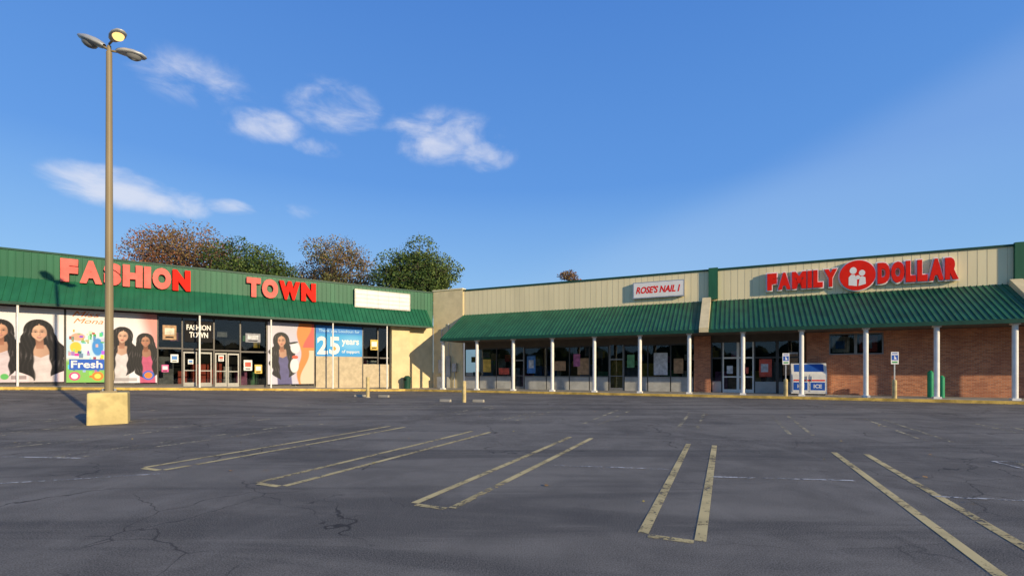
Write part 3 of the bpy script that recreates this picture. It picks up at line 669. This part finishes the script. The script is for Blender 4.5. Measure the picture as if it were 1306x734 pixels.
# unseen treeline, added behind the viewpoint to darken the shop glass reflections
m_tl=mat('added_treeline_foliage',(.05,.07,.025),.9,.5,.3)
b=MB(); rr=random.Random(5)
for i in range(90):
    a=math.radians(-200+220*i/89)+0; R=105+rr.uniform(-6,6); x=R*math.cos(a)+0; y=R*math.sin(a)*.95
    if y>5: continue
    hh=rr.uniform(7,12); w=rr.uniform(4,6)
    for q in range(3):
        ox,oy=rr.gauss(0,1.5),rr.gauss(0,1.5); n=9
        prev=None
        for (f,r_) in ((0,.75),(.3,1),(.65,.85),(.88,.5),(1,.1)):
            ring=[(x+ox+w*r_*(1+rr.uniform(-.2,.2))*math.cos(6.283*k/n),y+oy+w*r_*(1+rr.uniform(-.2,.2))*math.sin(6.283*k/n),hh*f*(1+rr.uniform(-.05,.05))*(1-.12*q)) for k in range(n)]
            if prev:
                for k in range(n): b.face([prev[k],prev[(k+1)%n],ring[(k+1)%n],ring[k]],m_tl)
            prev=ring
b.build('added_treeline')
# ------------------------------------------------------------------ sun + sky
el=math.radians(15.3); az=math.atan2(.735,-.68)
L=Vector((-math.sin(az)*math.cos(el),-math.cos(az)*math.cos(el),-math.sin(el)))
sl=D.lights.new('sun','SUN'); sl.energy=5.0; sl.angle=math.radians(.5); sl.color=(1,.83,.56)
so=D.objects.new('sun',sl); scene.collection.objects.link(so); so.rotation_euler=L.to_track_quat('-Z','Y').to_euler()
w=D.worlds.new('World'); scene.world=w; w.use_nodes=True; nt=w.node_tree; nt.nodes.clear()
ST=.13
out=nt.nodes.new('ShaderNodeOutputWorld'); bg=nt.nodes.new('ShaderNodeBackground'); nt.links.new(bg.outputs[0],out.inputs[0]); bg.inputs[1].default_value=ST
sky=nt.nodes.new('ShaderNodeTexSky'); sky.sky_type='NISHITA'; sky.sun_disc=False; sky.sun_elevation=el; sky.sun_rotation=az; sky.air_density=1.0; sky.dust_density=.3; sky.ozone_density=2.0
tc=nt.nodes.new('ShaderNodeTexCoord'); dirv=tc.outputs['Generated']
sp=nt.nodes.new('ShaderNodeSeparateXYZ'); nt.links.new(dirv,sp.inputs[0])
AZ=M(nt,'ARCTAN2',sp.outputs[0],sp.outputs[1]); EL=M(nt,'ARCSINE',sp.outputs[2])
def c_(r,g_,b_): return (r/ST,g_/ST,b_/ST)
grad=MIX(nt,MR(nt,EL,.0,.36,smooth=False),c_(.37,.65,.92),c_(.120,.345,.84))
grad=MIX(nt,MR(nt,EL,.30,.85,smooth=False),grad,c_(.052,.20,.66))
base=MIX(nt,.82,sky.outputs[0],grad)
cbn=nt.nodes.new('ShaderNodeCombineXYZ'); nt.links.new(AZ,cbn.inputs[0]); nt.links.new(M(nt,'MULTIPLY',EL,1.9),cbn.inputs[1])
nz=NOISE(nt,cbn.outputs[0],10,6,.6,.4)
def clouds(lst):
    tot=None
    for (a0,e0,ra,re,amp) in lst:
        dx=M(nt,'MULTIPLY',M(nt,'SUBTRACT',AZ,a0),1/ra); dy=M(nt,'MULTIPLY',M(nt,'SUBTRACT',EL,e0),1/re)
        m=M(nt,'MULTIPLY',M(nt,'SUBTRACT',1,M(nt,'MULTIPLY_ADD',dx,dx,M(nt,'MULTIPLY',dy,dy)),clamp=True),amp)
        tot=m if tot is None else M(nt,'MAXIMUM',tot,m)
    return tot
mk_=clouds([(-.695,.286,.105,.040,1.0),(-.62,.280,.09,.030,.85),(-.535,.286,.06,.018,.75),(-.41,.295,.06,.02,.50),
            (-.58,.468,.13,.050,.44),(-.35,.477,.11,.052,.66),(-.48,.425,.10,.036,.66),(-.385,.407,.06,.022,.62),
            (-.14,.448,.15,.060,.66),(-.06,.422,.08,.036,.80),(1.9,.45,.7,.1,.8)])
dens=MR(nt,M(nt,'MULTIPLY_ADD',M(nt,'SUBTRACT',nz,.5),1.9,mk_),.10,1.10)
dens=M(nt,'MULTIPLY',dens,MR(nt,mk_,0.0,.45))
ln=M(nt,'SUBTRACT',EL,M(nt,'MULTIPLY_ADD',M(nt,'SUBTRACT',AZ,.2),.30,.21))
streak=M(nt,'MULTIPLY',MR(nt,ln,-.22,-.01,0,1),MR(nt,ln,0,.09,1,0))
cir=M(nt,'MULTIPLY',streak,MR(nt,AZ,-.1,.35,0,.11))
col=MIX(nt,cir,base,c_(.72,.85,.98))
col=MIX(nt,M(nt,'MULTIPLY',dens,.70),col,c_(.86,.86,.92))
nt.links.new(col,bg.inputs[0])
# ------------------------------------------------------------------ camera
cam=D.cameras.new('camera'); cam.sensor_width=36; cam.lens=614/1306*36; cam.shift_y=107/1306; cam.clip_end=2000; cam.clip_start=.05
co=D.objects.new('camera',cam); scene.collection.objects.link(co); co.location=(0,0,1.6); co.rotation_euler=(math.radians(90),0,0)
scene.camera=co
scene.view_settings.view_transform='Standard'; scene.view_settings.look='None'; scene.view_settings.exposure=0
